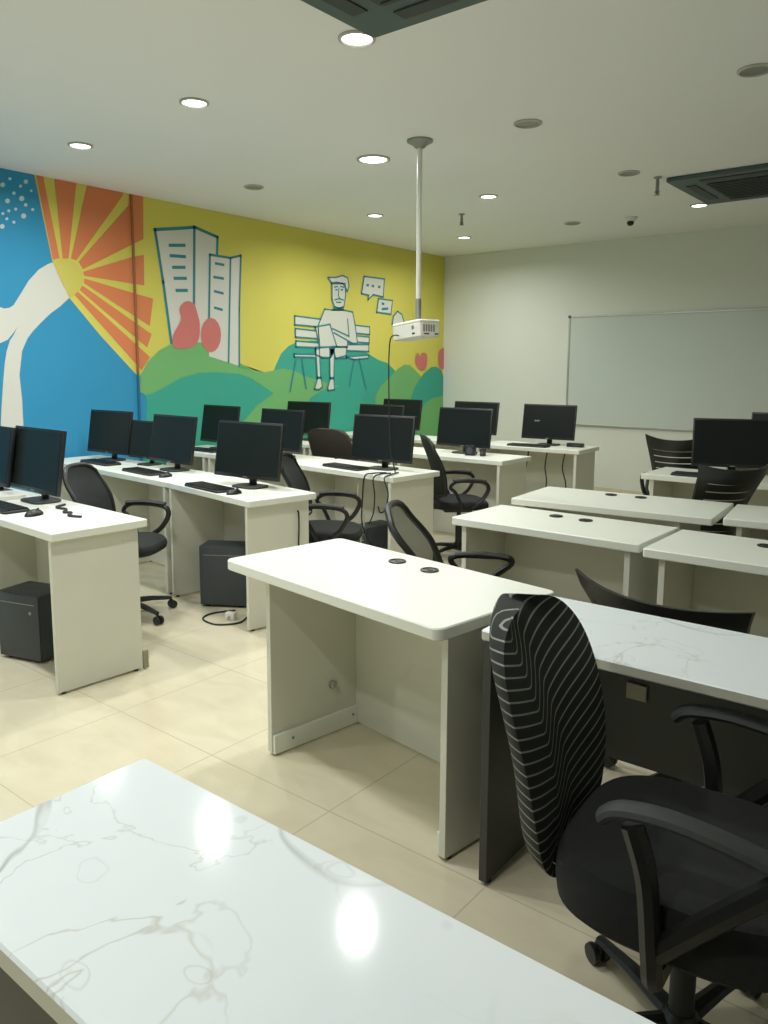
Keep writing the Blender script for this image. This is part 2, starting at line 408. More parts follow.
# towers
def f_t1(mb): poly(mb, c2([(128, 152), (330, 140), (448, 188), (448, 290), (410, 285), (405, 760), (212, 760)]), 1)
t1 = paintpart('painted_tower', 'cream', f_t1, 'taller cream tower')
def f_t1l(mb):
    stroke(mb, c2([(212, 730), (170, 420), (128, 152), (330, 140), (328, 530)]), .028, 2)
    stroke(mb, c2([(330, 138), (448, 190), (446, 280)]), .028, 2)
    for a, b in (((205, 232), (278, 232)), ((210, 285), (280, 290)), ((222, 345), (278, 345)), ((230, 401), (285, 401)), ((240, 463), (290, 463))): stroke(mb, c2([a, b]), .028, 2)
o = paintpart('tower_outline', 'line', f_t1l); o.parent = t1
def f_t2(mb): poly(mb, c2([(410, 280), (515, 297), (568, 285), (562, 560), (558, 850), (405, 800)]), 3)
t2 = paintpart('painted_tower', 'cream', f_t2, 'shorter cream tower')
def f_t2l(mb):
    stroke(mb, c2([(405, 640), (410, 280), (515, 297), (568, 285), (560, 560), (560, 850)]), .022, 4)
    stroke(mb, c2([(515, 297), (505, 830)]), .022, 4)
    for a, b in (((440, 325), (478, 332)), ((432, 395), (476, 402)), ((435, 468), (475, 478)), ((435, 552), (470, 562))): stroke(mb, c2([a, b]), .024, 4)
o = paintpart('tower_outline', 'line', f_t2l); o.parent = t2
# hills (from back to front)
paintpart('painted_hill', 'teal', lambda mb: poly(mb, c5([(215, 570), (225, 545), (240, 512), (262, 490), (290, 478), (330, 474), (420, 478), (470, 495), (500, 515), (528, 532), (552, 540), (572, 558), (600, 600), (600, 800), (215, 800)]), 1), 'teal hill behind the bench')
H1 = c2([(50, 905), (90, 830), (150, 770), (205, 738), (270, 728), (340, 728), (430, 738), (480, 762), (520, 805), (580, 845), (666, 882)])+c5([(40, 510), (90, 540), (130, 556), (190, 568), (245, 557), (280, 563), (310, 580), (380, 600), (440, 620), (520, 660), (520, 900), (0, 900)])+[(160, 500), (141, 430), (139, 395)]
H1 = [(139.5, 377)]+c2([(90, 830), (150, 770), (205, 740), (270, 728), (340, 728), (430, 738), (480, 762), (520, 805), (580, 845), (666, 885)])+c5([(90, 541), (130, 556), (190, 568), (245, 557), (280, 563), (310, 580), (380, 600), (440, 620), (520, 660), (520, 900), (0, 900)])+[(160, 500), (146, 394), (141, 393)]
paintpart('painted_hill', 'green', lambda mb: poly(mb, H1, 2), 'long light green hill')
paintpart('painted_hill', 'teal', lambda mb: poly(mb, c2([(70, 1000), (115, 992), (170, 962), (260, 912), (350, 886), (440, 882), (560, 890), (620, 912), (666, 945)])+c5([(130, 578), (170, 598), (218, 630), (170, 665), (130, 710), (90, 790), (60, 900)])+[(200, 520), (143, 500), (147, 398)], 3), 'teal hill under the towers')
paintpart('painted_hill', 'teal', lambda mb: poly(mb, c3([(140, 900), (180, 815), (240, 775), (310, 752), (400, 745), (470, 762), (530, 795), (600, 850), (640, 1100), (140, 1100)]), 4), 'round teal hill below the bench')
paintpart('painted_hill', 'green', lambda mb: poly(mb, c4([(40, 840), (80, 760), (150, 690), (220, 620), (270, 588), (312, 590), (350, 625), (400, 680), (420, 900), (400, 1300), (60, 1300)]), 5), 'light green hill behind the cable')
paintpart('painted_hill', 'teal', lambda mb: poly(mb, c4([(305, 900), (350, 770), (420, 662), (478, 610), (520, 603), (560, 630), (600, 680), (620, 1300), (290, 1300)]), 6), 'teal hill at the wall corner')
paintpart('painted_hill', 'green', lambda mb: poly(mb, c4([(370, 1060), (420, 910), (480, 855), (580, 832), (700, 850), (700, 1400), (370, 1400)]), 7), 'light green hill low in the wall corner')
paintpart('painted_tree', 'pink', lambda mb: poly(mb, c2([(297, 518), (330, 535), (347, 585), (358, 640), (352, 715), (320, 752), (250, 762), (220, 742), (222, 690), (250, 640), (262, 605), (254, 560), (270, 530)]), 5, True), 'larger pink tree')
paintpart('painted_tree', 'pink', lambda mb: poly(mb, c2([(415+52*math.cos(a*PI/8), 692+88*math.sin(a*PI/8)) for a in range(16)]), 5), 'egg-shaped pink tree')
paintpart('painted_tree', 'pink', lambda mb: poly(mb, c4([(365, 510), (378, 495), (393, 520), (405, 500), (430, 494), (450, 515), (450, 570), (440, 612), (410, 632), (380, 615), (358, 570)]), 8, True), 'small pink twin tree')
paintpart('painted_tree', 'pink', lambda mb: poly(mb, c4([(541, 500), (560, 465), (590, 460), (600, 520), (600, 590), (575, 622), (545, 600)]), 8, True), 'small pink tree by the corner')
# bench and man
BEN = [[(88, 330), (240, 350), (232, 395), (88, 382)], [(92, 405), (225, 420), (228, 465), (92, 455)], [(95, 478), (232, 490), (235, 518), (95, 512)],
       [(440, 385), (530, 395), (530, 440), (445, 432)], [(450, 448), (527, 455), (527, 490), (455, 485)], [(395, 500), (525, 500), (525, 540), (395, 535)],
       [(85, 556), (390, 562), (390, 580), (85, 572)], [(390, 572), (525, 562), (520, 580), (440, 588)]]
def f_ben(mb):
    for b in BEN: poly(mb, c3(b), 5)
bench = paintpart('painted_bench', 'face', f_ben, 'drawn park bench')
def f_benl(mb):
    for b in BEN: stroke(mb, c3(b), .017, 6, True)
    for a, b in (((95, 590), (60, 775)), ((130, 590), (155, 755)), ((438, 590), (412, 740)), ((468, 585), (510, 760))): stroke(mb, c3([a, b]), .02, 6)
o = paintpart('bench_outline', 'line', f_benl); o.parent = bench
TORSO = [(265, 290), (312, 296), (378, 296), (430, 308), (442, 370), (458, 492), (420, 492), (400, 480), (398, 515), (235, 515), (225, 390), (240, 350)]
LAP = [(210, 395), (295, 380), (335, 510), (235, 518)]
TH = [(212, 515), (395, 512), (390, 565), (330, 580), (320, 548), (300, 575), (250, 575), (212, 560)]
SH1 = [(212, 525), (232, 525), (241, 692), (222, 692)]; SH2 = [(294, 520), (322, 520), (318, 695), (297, 695)]
SO1 = [(222, 700), (243, 700), (250, 750), (230, 765), (205, 762)]; SO2 = [(297, 702), (318, 702), (322, 765), (285, 770), (283, 755)]
FACE = [(308, 140), (385, 140), (388, 210), (378, 275), (350, 285), (322, 275), (308, 230)]
HAIR = [(285, 103), (330, 103), (370, 92), (400, 105), (408, 150), (398, 185), (386, 160), (370, 138), (335, 132), (305, 135)]
def f_man(mb):
    for q, l in ((TORSO, 7), (TH, 8), (SH1, 7), (SH2, 8), (SO1, 8), (SO2, 8), (FACE, 7), (HAIR, 8), (LAP, 9)): poly(mb, c3(q), l)
man = paintpart('painted_man', 'face', f_man, 'line drawing of a bearded man with a laptop')
def f_manl(mb):
    for q in (TORSO, TH, SH1, SH2, SO1, SO2, FACE, HAIR): stroke(mb, c3(q), .016, 9, True)
    stroke(mb, c3(LAP), .018, 10, True)
    stroke(mb, c3([(400, 350), (408, 450), (310, 405)]), .016, 10); stroke(mb, c3([(458, 492), (430, 492), (320, 430)]), .016, 10)
    poly(mb, c3([(314, 280), (376, 278), (378, 300), (314, 300)]), 9)
    stroke(mb, c3([(322, 160), (340, 156)]), .014, 10); stroke(mb, c3([(358, 156), (378, 160)]), .014, 10)
    stroke(mb, c3([(348, 165), (345, 210), (352, 222)]), .012, 10); stroke(mb, c3([(325, 235), (350, 228), (375, 236)]), .014, 10)
    stroke(mb, c3([(335, 250), (360, 250)]), .014, 10)
    stroke(mb, c3([(330, 176), (338, 176)]), .016, 10); stroke(mb, c3([(362, 176), (370, 176)]), .016, 10)
o = paintpart('man_outline', 'line', f_manl); o.parent = man
BUB = [[(498, 97), (617, 112), (610, 218), (552, 205), (520, 235), (525, 208), (482, 198)], [(583, 228), (665, 240), (655, 320), (572, 308)], [(662, 380), (672, 330), (695, 303), (720, 322), (734, 370), (735, 390)]]
LN = [[((515, 149), (521, 149)), ((546, 154), (552, 154)), ((583, 159), (589, 159))], [((605, 258), (612, 259)), ((605, 290), (635, 287))], []]
for b, l in zip(BUB, LN):
    q = paintpart('speech_bubble', 'face', lambda mb: poly(mb, c3(b), 6))
    def f_l(mb):
        stroke(mb, c3(b), .018, 7, True)
        for a, e in l: stroke(mb, c3([a, e]), .028, 7)
    o = paintpart('bubble_outline', 'line', f_l); o.parent = q
# ------------------------------------------------------------------ whiteboard
wb = thing('whiteboard', 'large blank whiteboard in a thin aluminium frame on the far wall', 'whiteboard', (-2.94, YW, 1.455))
WBW, WBH = 2.54, 1.27
MB().box((0, -.012, 0), (WBW-.02, .012, WBH-.02)).build('writing_surface', MT['board'], wb, smooth=False)
for sx in (-1, 1): MB().box((sx*(WBW/2), -.013, 0), (.022, .026, WBH+.022), bev=.003).build('frame_rail', MT['alu'], wb, smooth=False)
for sz in (-1, 1): MB().box((0, -.013, sz*WBH/2), (WBW-.022, .026, .022), bev=.003).build('frame_rail', MT['alu'], wb, smooth=False)
for sx in (-1, 1):
    for sz in (-1, 1): MB().box((sx*WBW/2, -.015, sz*WBH/2), (.034, .03, .034), bev=.005).build('corner_cap', MT['grey_plastic'], wb, smooth=False)
# ------------------------------------------------------------------ desks
def white_desk(name, label, anchor, side, rot, L, D, insL=.03, insR=.03, insF=.03, grommets=(), group=None, rail=False, top='white', thick=.038, cat='desk', modesty_z=0.0, panel='panel', rad=.012, insB=.03, zt=ZT):
    """anchor = front-left or front-right corner of the tabletop"""
    a = R(rot); ux = Vector((math.cos(a), math.sin(a), 0)); uy = Vector((-math.sin(a), math.cos(a), 0))
    A = Vector((anchor[0], anchor[1], 0))
    ctr = A + uy*D/2 + (ux*L/2 if side == 'L' else -ux*L/2)
    t = thing(name, label, cat, ctr, rot, group)
    MB().slab(L, D, zt-thick, zt, rad, .004).build('tabletop', MT[top], t)
    ph = zt-thick-.0005
    d0, d1 = -D/2+insF, D/2-insB
    for s, ins in ((-1, insL), (1, insR)):
        x = s*(L/2-ins-.0125)
        p = MB().box((x, (d0+d1)/2, ph/2+.006), (.025, d1-d0, ph-.012), bev=.0015).build('side_panel', MT[panel], t, smooth=False)
        for y in (d0+.03, d1-.03): MB().lathe([(.011, 0), (.011, .012)], 10, (x, y, 0)).build('foot_glide', MT['soft_black'], p)
        if rail:
            k = MB().box((x-s*.0195, (d0+d1)/2, .045), (.013, d1-d0-.01, .075), bev=.002)
            k.build('foot_rail', MT['white'], p, smooth=False)
            for y in (d0+.09, d1-.07): MB().lathe([(.006, 0), (.006, s*-.0015)], 8, (x-s*.0262, y, .05), 'x').build('screw_cap', MT['steel'], p)
    x0, x1 = -L/2+insL+.026, L/2-insR-.026
    MB().box(((x0+x1)/2, d1-.035, (ph+modesty_z)/2+.004), (x1-x0, .018, ph-modesty_z-.008)).build('modesty_panel', MT[panel], t, smooth=False)
    for gx, gy in grommets:
        w = Vector((gx, gy, 0))-ctr; lx, ly = w.dot(ux), w.dot(uy)
        g = MB().lathe([(.032, 0), (.034, .002), (.033, .005), (.026, .006), (.024, .004), (.0235, .003)], 24, (lx, ly, zt)).build('cable_grommet', MT['black'], t)
        MB().box((lx+.006, ly-.004, zt+.0042), (.022, .008, .002)).build('grommet_slot', MT['soft_black'], g, smooth=False)
    t['_'] = 0; del t['_']
    return t, ctr, ux, uy
def ends(anchor, rot, L):      # front-left corner of a desk anchored at its front-right
    a = R(rot); return (anchor[0]-L*math.cos(a), anchor[1]-L*math.sin(a))
GL = 'white computer desks in the left rows'
DESKS = {}
def row(keys, FR, specs, labels):
    for k, (rot, L, D), lb in zip(keys, specs, labels):
        DESKS[k] = white_desk('computer_desk', lb, FR, 'R', rot, L, D, group=GL, insL=.02, insR=.025, insF=.006, insB=.04, rad=.006)
        e = ends(FR, rot, L)
        nx = specs[specs.index((rot, L, D))+1][0] if specs.index((rot, L, D))+1 < len(specs) else rot
        FR = (e[0]-.005-max(0, D*math.sin(R(rot-nx)))-.002, e[1])
row(['L1a', 'L1b'], (-3.222, 1.708), [(-2.8, 1.072, .473), (-1.5, 1.05, .473)],
    ['white desk at left edge with a black tower case under it', 'white desk at far left, mostly out of view behind the nearest left monitor'])
row(['L2a', 'L2b', 'L2c'], (-3.214, 2.832), [(-9.36, .965, .464), (-5, .95, .47), (-2.5, .80, .48)],
    ['second-row white desk at the aisle, power cord on its end panel', 'white desk in the middle of the second left row', 'white desk in second left row standing against the blue part of the mural'])
row(['L3a', 'L3b', 'L3c'], (-3.202, 4.093), [(-5.6, 1.072, .489), (-2, 1.06, .49), (0, .58, .49)],
    ['white desk in third left row, aisle end, with cables hanging over its front edge', 'white desk in the middle of the third left row', 'white desk in third left row against the green mural hill'])
row(['L4a', 'L4b', 'L4c'], (-3.122, 5.392), [(0, 1.072, .484), (0, 1.07, .484), (0, .72, .484)],
    ['white desk in fourth left row, aisle end, with two small speakers on top', 'white desk in the middle of the fourth left row', 'white desk in fourth left row against the mural'])
row(['L5a', 'L5b', 'L5c'], (-3.012, 6.56), [(2.8, 1.072, .499), (1, 1.07, .49), (0, .80, .49)],
    ['white desk in the rearmost left row, aisle end, wires hanging below its top', 'white desk in the middle of the rearmost left row', 'white desk in the rearmost left row against the mural corner'])
GR = 'white training desks in the right block'
white_desk('training_desk', 'large empty white desk in the centre with open kneehole and two black grommets', (-2.29, 1.893), 'L', -8.2, 1.108, .572, rad=.03, insL=.16, insR=.03, insF=.075, grommets=[(-1.76, 2.28), (-1.59, 2.25)], group=GR, rail=True)
white_desk('training_desk', 'empty white desk right behind the centre desk, butted against another on its right', (-2.11, 3.164), 'L', -.75, .947, .472, insL=.045, insR=.05, grommets=[(-1.72, 3.51), (-1.56, 3.50)], group=GR)
white_desk('training_desk', 'white desk at right edge directly beyond the marble-topped desk', (-1.132, 3.099), 'L', .35, 1.072, .495, insL=.06, insR=.05, grommets=[(-.75, 3.46), (-.58, 3.46)], group=GR)
white_desk('training_desk', 'empty white desk with two grommets, third back from the front in the right block', (-2.174, 3.861), 'L', 4.83, 1.075, .55, insL=.05, insR=.16, grommets=[(-1.78, 4.33), (-1.61, 4.345)], group=GR)
white_desk('training_desk', 'white desk cut by the right edge of view, beside the third-row desk', (-1.069, 3.999), 'L', 7.3, 1.072, .487, insL=.06, insR=.05, group=GR)
white_desk('training_desk', 'white desk carrying a monitor near the whiteboard on the right', (-2.005, 5.382), 'L', .2, 1.072, .51, insL=.06, group=GR)
white_desk('training_desk', 'white desk at right edge next to the right monitor desk', (-.928, 5.39), 'L', .2, 1.072, .51, insL=.05, group=GR)
white_desk('training_desk', 'rearmost white desk at right, mostly hidden behind the black monitor', (-1.78, 6.52), 'L', 0, 1.072, .50, group=GR)
# marble tops
m2, *_ = white_desk('marble_desk', 'marble-topped desk with charcoal panels beside the striped chair', (-1.095, 1.795), 'L', .76, 1.5, .43, insL=.012, insR=.03, insF=.0, top='marble2', thick=.03, modesty_z=.31, zt=.757, panel='dark_panel', group='marble topped desks')
m1, *_ = white_desk('marble_desk', 'nearest marble-topped table filling the bottom left foreground', (-1.205, .396), 'L', .25, 1.5, .402, insL=.03, insR=.03, insF=.03, top='marble', thick=.034, panel='dark_panel', group='marble topped desks')
for ob in (m1, m2):
    for ch in ob.children:
        if ch.name.startswith('tabletop'):
            ch.data.materials.append(MT['edge'])
            for p in ch.data.polygons:
                if abs(p.normal.z) < .5: p.material_index = 1
# the front table's cross panel sits under its near edge
for ch in m1.children:
    if ch.name.startswith('modesty_panel'): ch.location.y = -.30
MB().box((-.43, .134, .545), (.058, .010, .046), bev=.001).build('socket_plate', MT['plate'], m2, smooth=False)
for ch in m2.children:
    if ch.name.startswith('side_panel') and ch.data.vertices[0].co.x < 0:
        MB().box((-.7395, -.15, .165), (.003, .022, .06), bev=.001).build('sticker', MT['sticker'], ch, smooth=False)
# chrome knob on the centre desk's inner panel, plug hole on ends
def on_desk(k, lx, ly): t, c, ux, uy = DESKS[k]; return c+ux*lx+uy*ly
cdesk = [o for o in bpy.data.objects if o.get('label', '').startswith('large empty white desk')][0]
MB().lathe([(.004, 0), (.016, .001), (.016, .012), (.012, .016), (.002, .017)], 16, (-.366, .085, .205), 'x').build('round_knob', MT['chrome'], cdesk)
for k, z in (('L1a', .66), ('L3a', .66), ('L4a', .66)):
    t, c, ux, uy = DESKS[k]; L = 1.072
    MB().lathe([(.004, 0), (.013, .0005), (.013, .004), (.003, .005)], 14, (L/2-.03, .12, z), 'x').build('cable_hole_cap', MT['soft_black'], t)
MB().box((1.072/2-.028, .214, .05), (.012, .03, .09), bev=.003).build('corner_bracket', MT['plate'], DESKS['L1a'][0], smooth=False)
# ------------------------------------------------------------------ monitors
def make_monitor(label, loc, rz):
    t = thing('computer_monitor', label, 'monitor', loc, rz, 'black desktop monitors')
    W, H, z0 = .53, .335, .055
    tilt = Matrix.Rotation(R(-9), 3, 'X')
    h = MB(); h.box((0, .012, z0+H/2), (W, .022, H), tilt, bev=.004); h.box((0, .034, z0+H*.5), (W*.72, .03, H*.66), tilt, bev=.01)
    h = h.build('monitor_housing', MT['black'], t)
    n = tilt @ Vector((0, -.0122, .004))
    MB().box(Vector((0, .012, z0+H/2))+n, (W-.022, .002, H-.036), tilt).build('screen', MT['screen'], h, smooth=False)
    MB().box(Vector((0, .012, z0+H/2))+tilt @ Vector((0, -.0118, -H/2+.008)), (.034, .002, .006), tilt).build('badge', MT['steel'], h, smooth=False)
    MB().box((0, .045, .09), (.05, .022, .17), bev=.006).build('stand_neck', MT['black'], t)
    b = MB(); b.slab(.21, .16, 0, .012, .05, .004, (0, .02)); b.build('stand_base', MT['soft_black'], t)
    return t
MON = [
 ('m0', (-4.56, 2.08), -4, 'monitor at the left edge of view, partly hidden behind the nearest left monitor'),
 ('m1', (-4.07, 2.09), -3, 'black monitor on the nearest left desk, with paper and mouse in front'),
 ('m2', (-5.49, 3.42), 2, 'black monitor standing against the blue part of the mural'),
 ('m3', (-5.02, 3.44), 2, 'dark low monitor half hidden between two others before the blue and teal seam'),
 ('m4', (-4.61, 3.36), -4, 'black monitor in front of the teal hill, second from the aisle in second row'),
 ('m5', (-3.60, 3.17), 3, 'large black monitor on the aisle-end desk of the second left row'),
 ('m6', (-5.55, 4.56), -4, 'black monitor under the towers, against the teal hill'),
 ('m7', (-4.66, 4.46), -4, 'black monitor in the third row, left of the brown chair, with a mouse beside it'),
 ('m8', (-5.56, 5.70), 8, 'black monitor below the painted bench, behind the brown chair'),
 ('m9', (-3.53, 4.38), 4, 'black monitor on aisle-end desk of third row, with hanging cables in front'),
 ('m10', (-4.62, 5.70), 0, 'monitor behind the third-row cable desk monitor, only its upper left showing'),
 ('m11', (-5.29, 6.90), 0, 'monitor behind the projector cable, highest of the cluster near the green hill'),
 ('m12', (-3.68, 5.69), 2, 'black monitor with two small speakers beside its stand'),
 ('m13', (-4.33, 6.90), 0, 'monitor before the white wall, peeking out behind the speaker desk monitor'),
 ('m14', (-3.47, 6.85), 6, 'black monitor with a small pale mark on screen, left of the whiteboard'),
 ('m15', (-1.485, 5.70), 18, 'big black monitor in front of the whiteboard at right'),
 ('m16', (-1.38, 6.76), 0, 'monitor cut off at the right edge behind the big whiteboard-side monitor'),
]
MONO = {}
proto = None
for k, (x, y), rz, lb in MON:
    z = ZT + (.005 if False else 0)
    if proto is None: proto = make_monitor(lb, (x, y, z), rz); o = proto
    else: o = dup(proto, (x, y, z), rz, lb, 'black desktop monitors')
    MONO[k] = o
# lower monitor stands shorter
MONO['m5'].scale = (1.03, 1.0, 1.02); MONO['m1'].scale = (1.06, 1, 1.02)
MONO['m3'].scale = (.74, .95, .84)
# pale mark on one screen
cu = bpy.data.curves.new('mark', 'FONT'); cu.body = 'acer'; cu.size = .03; cu.align_x = 'CENTER'
to = bpy.data.objects.new('mark', cu); COL.objects.link(to)
bpy.context.view_layer.update()
me = bpy.data.meshes.new_from_object(to.evaluated_get(bpy.context.evaluated_depsgraph_get()))
bpy.data.objects.remove(to)
lo = bpy.data.objects.new('screen_mark', me); COL.objects.link(lo); me.materials.clear(); me.materials.append(MT['sticker'])
lo.parent = [c for c in MONO['m14'].children if c.name.startswith('monitor_housing')][0]
lo.rotation_euler = (R(90-9), 0, 0); lo.location = (-.11, -.0085, .225); lo['label'] = 'pale lettering on the screen'
# ------------------------------------------------------------------ keyboards, mice, small things
def make_keyboard(label, loc, rz):
    t = thing('keyboard', label, 'keyboard', loc, rz, 'black keyboards')
    MB().slab(.40, .135, 0, .014, .02, .004).build('case', MT['soft_black'], t)
    k = MB()
    for r in range(5):
        for c in range(17):
            if r == 0 and 3 < c < 9:
                if c == 4: k.box((-.18+.0225*6, -.05+r*.024, .017), (.105, .019, .007))
                continue
            k.box((-.18+.0225*c, -.05+r*.024, .017), (.019, .019, .007))
    k.build('key_field', MT['black'], t, smooth=False)
    return t
def kbd(items):
    p = None
    for loc, rz, lb in items:
        if p is None: p = make_keyboard(lb, loc, rz)
        else: dup(p, loc, rz, lb, 'black keyboards')
kbd([((-4.02, 1.87, ZT), -3, 'black keyboard on the nearest left desk'),
     ((-5.36, 3.26, ZT), -3, 'black keyboard before the monitor on the blue wall'),
     ((-4.66, 3.16, ZT), -6, 'black keyboard on the middle desk of the second left row'),
     ((-3.74, 2.99, ZT), -9, 'black keyboard on the aisle-end desk of the second left row'),
     ((-5.50, 4.36, ZT), -2, 'black keyboard in front of the monitor under the towers'),
     ((-3.78, 4.27, ZT), -8, 'black keyboard on the desk with cables over its edge'),
     ((-3.56, 6.63, ZT), 4, 'black keyboard on the desk left of the whiteboard'),
     ((-1.62, 5.50, ZT), 3, 'black keyboard in front of the big right monitor')])
def make_mouse(label, loc, rz):
    t = thing('computer_mouse', label, 'mouse', loc, rz, 'black computer mice')
    b = MB()
    prof = [(math.cos(a)*1, math.sin(a)) for a in [PI/2*i/6 for i in range(7)]]
    rings = [(.033*c, .054*c, .030*s_) for c, s_ in prof]
    vs = []
    n = 18
    for rx, ry, z in rings[:-1]: vs.append([b.bm.verts.new((rx*math.cos(2*PI*k/n), ry*math.sin(2*PI*k/n), z+.001)) for k in range(n)])
    tp = b.bm.verts.new((0, 0, .031))
    for A, B in zip(vs, vs[1:]):
        for k in range(n): b.bm.faces.new((A[k], A[(k+1) % n], B[(k+1) % n], B[k]))
    for k in range(n): b.bm.faces.new((vs[-1][k], vs[-1][(k+1) % n], tp))
    b.bm.faces.new(vs[0][::-1])
    b.build('shell', MT['black'], t)
    MB().lathe([(.006, -.004), (.009, -.002), (.009, .002), (.006, .004)], 12, (0, .026, .0245), 'x').build('scroll_wheel', MT['grey_plastic'], t)
    return t
p = None
for loc, rz, lb in [((-3.70, 1.88, ZT), 20, 'black mouse on the nearest left desk'), ((-4.37, 3.13, ZT), 10, 'black mouse beside the middle keyboard of the second row'),
                    ((-3.47, 2.95, ZT), 5, 'black mouse on the aisle-end desk of the second row'), ((-4.47, 4.40, ZT), 30, 'black mouse near the brown chair on the third row desk')]:
    if p is None: p = make_mouse(lb, loc, rz)
    else: dup(p, loc, rz, lb, 'black computer mice')
# paper pad on the nearest left desk
pd = MB(); pd.box((0, 0, .011), (.22, .13, .022), bev=.002); pd = pd.build('paper_pad', MT['paper'], smooth=False); pd.location = (-4.335, 2.06, ZT); pd.rotation_euler = (0, 0, R(-12))
tag(pd, 'white pad of paper under the nearest left monitor', 'paper')
# speakers on fourth row desk
for (x, y, w, h, lb) in ((-3.55, 5.60, .085, .085, 'larger black box speaker beside the fourth-row monitor'), (-3.44, 5.62, .04, .06, 'small black speaker at the right of the larger one')):
    t = thing('desk_speaker', lb, 'speaker', (x, y, ZT), 20)
    MB().box((0, 0, h/2), (w, .07, h), bev=.005).build('cabinet', MT['black'], t)
    MB().lathe([(w*.3, 0), (w*.34, .003), (w*.2, .004)], 14, (0, -.039, h/2), 'y').build('cone', MT['grey_plastic'], t)
# small black box on the rear desk
t = thing('router_box', 'small flat black box at the right end of the desk left of the whiteboard', 'box', (-3.19, 6.86, ZT), 3)
MB().box((0, 0, .018), (.15, .07, .036), bev=.004).build('shell', MT['black'], t)
MB().box((.02, -.0355, .018), (.06, .002, .008)).build('front_strip', MT['grey_plastic'], t, smooth=False)
# ------------------------------------------------------------------ computer tower cases on the floor
def tower(label, loc, rz, d):
    t = thing('computer_tower', label, 'computer', loc, rz, 'black tower cases under the left desks')
    w, l, h = d
    MB().box((0, 0, h/2+.006), (w, l, h-.012), bev=.004).build('case', MT['slate'], t)
    f = MB().box((0, -l/2-.006, h/2+.006), (w*.98, .012, h-.02), bev=.004).build('front_bezel', MT['slate'], t)
    MB().box((0, -l/2-.0125, h*.86), (w*.8, .002, .004)).build('drive_slot', MT['steel'], f, smooth=False)
    MB().lathe([(.009, 0), (.009, -.003), (.006, -.004)], 12, (w*.3, -l/2-.012, h*.74), 'y').build('power_button', MT['steel'], f)
    for sx in (-1, 1):
        for sy in (-1, 1): MB().lathe([(.014, 0), (.014, .008)], 10, (sx*w*.35, sy*l*.4, 0)).build('case_foot', MT['black'], t)
    return t
tower('black tower case on the floor under the nearest left desk', (-3.83, 1.925, 0), 16, (.28, .20, .35))
tower('black tower case under the aisle-end desk of the second left row', (-3.76, 3.13, 0), 32, (.30, .17, .385))
tower('black tower case behind the mesh chair under the third-row cable desk', (-3.60, 4.38, 0), -6, (.17, .30, .34))
# ------------------------------------------------------------------ cables
def cable(label, pts, r=.004, m='cable', name='power_cable', k=8, group=None):
    o = MB().tube(smoothpath(pts, k), r, 6).build(name, MT[m]); tag(o, label, 'cable', group); return o
# on the end of the second row desk
cable('short black power cord on the end panel of the second-row aisle desk', [(-3.178, 3.17, .655), (-3.168, 3.17, .64), (-3.162, 3.165, .56), (-3.170, 3.17, .45), (-3.160, 3.175, .34)], .005)
cable('black cable drooping over the third-row desk edge, left strand', [(-3.36, 4.22, .756), (-3.40, 4.12, .758), (-3.42, 4.06, .74), (-3.43, 4.05, .6), (-3.44, 4.06, .4), (-3.46, 4.2, .2)], .005)
cable('black cable hanging over the third-row desk edge, middle strand', [(-3.32, 4.22, .756), (-3.33, 4.12, .758), (-3.335, 4.05, .735), (-3.315, 4.04, .62), (-3.33, 4.045, .5), (-3.38, 4.06, .42)], .005)
cable('looped black cable at the corner of the third-row desk', [(-3.30, 4.28, .756), (-3.26, 4.14, .758), (-3.245, 4.055, .74), (-3.20, 4.04, .65), (-3.22, 4.04, .54), (-3.27, 4.045, .51), (-3.295, 4.05, .55)], .005)
cable('pale grey cord hanging under the third-row desk', [(-3.56, 4.17, .70), (-3.56, 4.15, .55), (-3.50, 4.15, .42), (-3.54, 4.16, .25), (-3.56, 4.2, .02)], .006, 'grey_cable')
cable('tangled cables behind the mouse on the nearest left desk', [(-3.84, 2.12, .757), (-3.80, 2.05, .757), (-3.70, 2.05, .757), (-3.64, 2.0, .757), (-3.60, 2.02, .757), (-3.54, 1.97, .757), (-3.46, 1.99, .757)], .006)
cable('loop of black cable on the floor by the second-row tower', [(-3.60, 3.05, .006), (-3.66, 2.92, .006), (-3.62, 2.82, .006), (-3.48, 2.80, .006), (-3.40, 2.90, .006), (-3.44, 3.0, .006)], .005)
for i, (x, lb) in enumerate(((-3.62, 'leftmost wire hanging under the desk left of the whiteboard'), (-3.42, 'middle wire hanging under the desk left of the whiteboard'), (-3.24, 'rightmost wire hanging under the desk left of the whiteboard'))):
    cable(lb, [(x, 6.75, .70), (x-.02, 6.75, .55), (x+(-.06, .0, .02)[i], 6.75, .4), (x-.03-(.12, .02, -.03)[i], 6.78, .2), (x-.04-(.15, .03, -.04)[i], 6.80, .012)], .006)
t = thing('power_adapter', 'small white power adapter on the floor near the second-row tower', 'power adapter', (-3.50, 2.93, 0), 20)
MB().box((0, 0, .022), (.06, .04, .044), bev=.005).build('shell', MT['paper'], t)
MB().tube([(0, -.02, .02), (0, -.035, .02)], .006, 8).build('strain_relief', MT['grey_cable'], t)
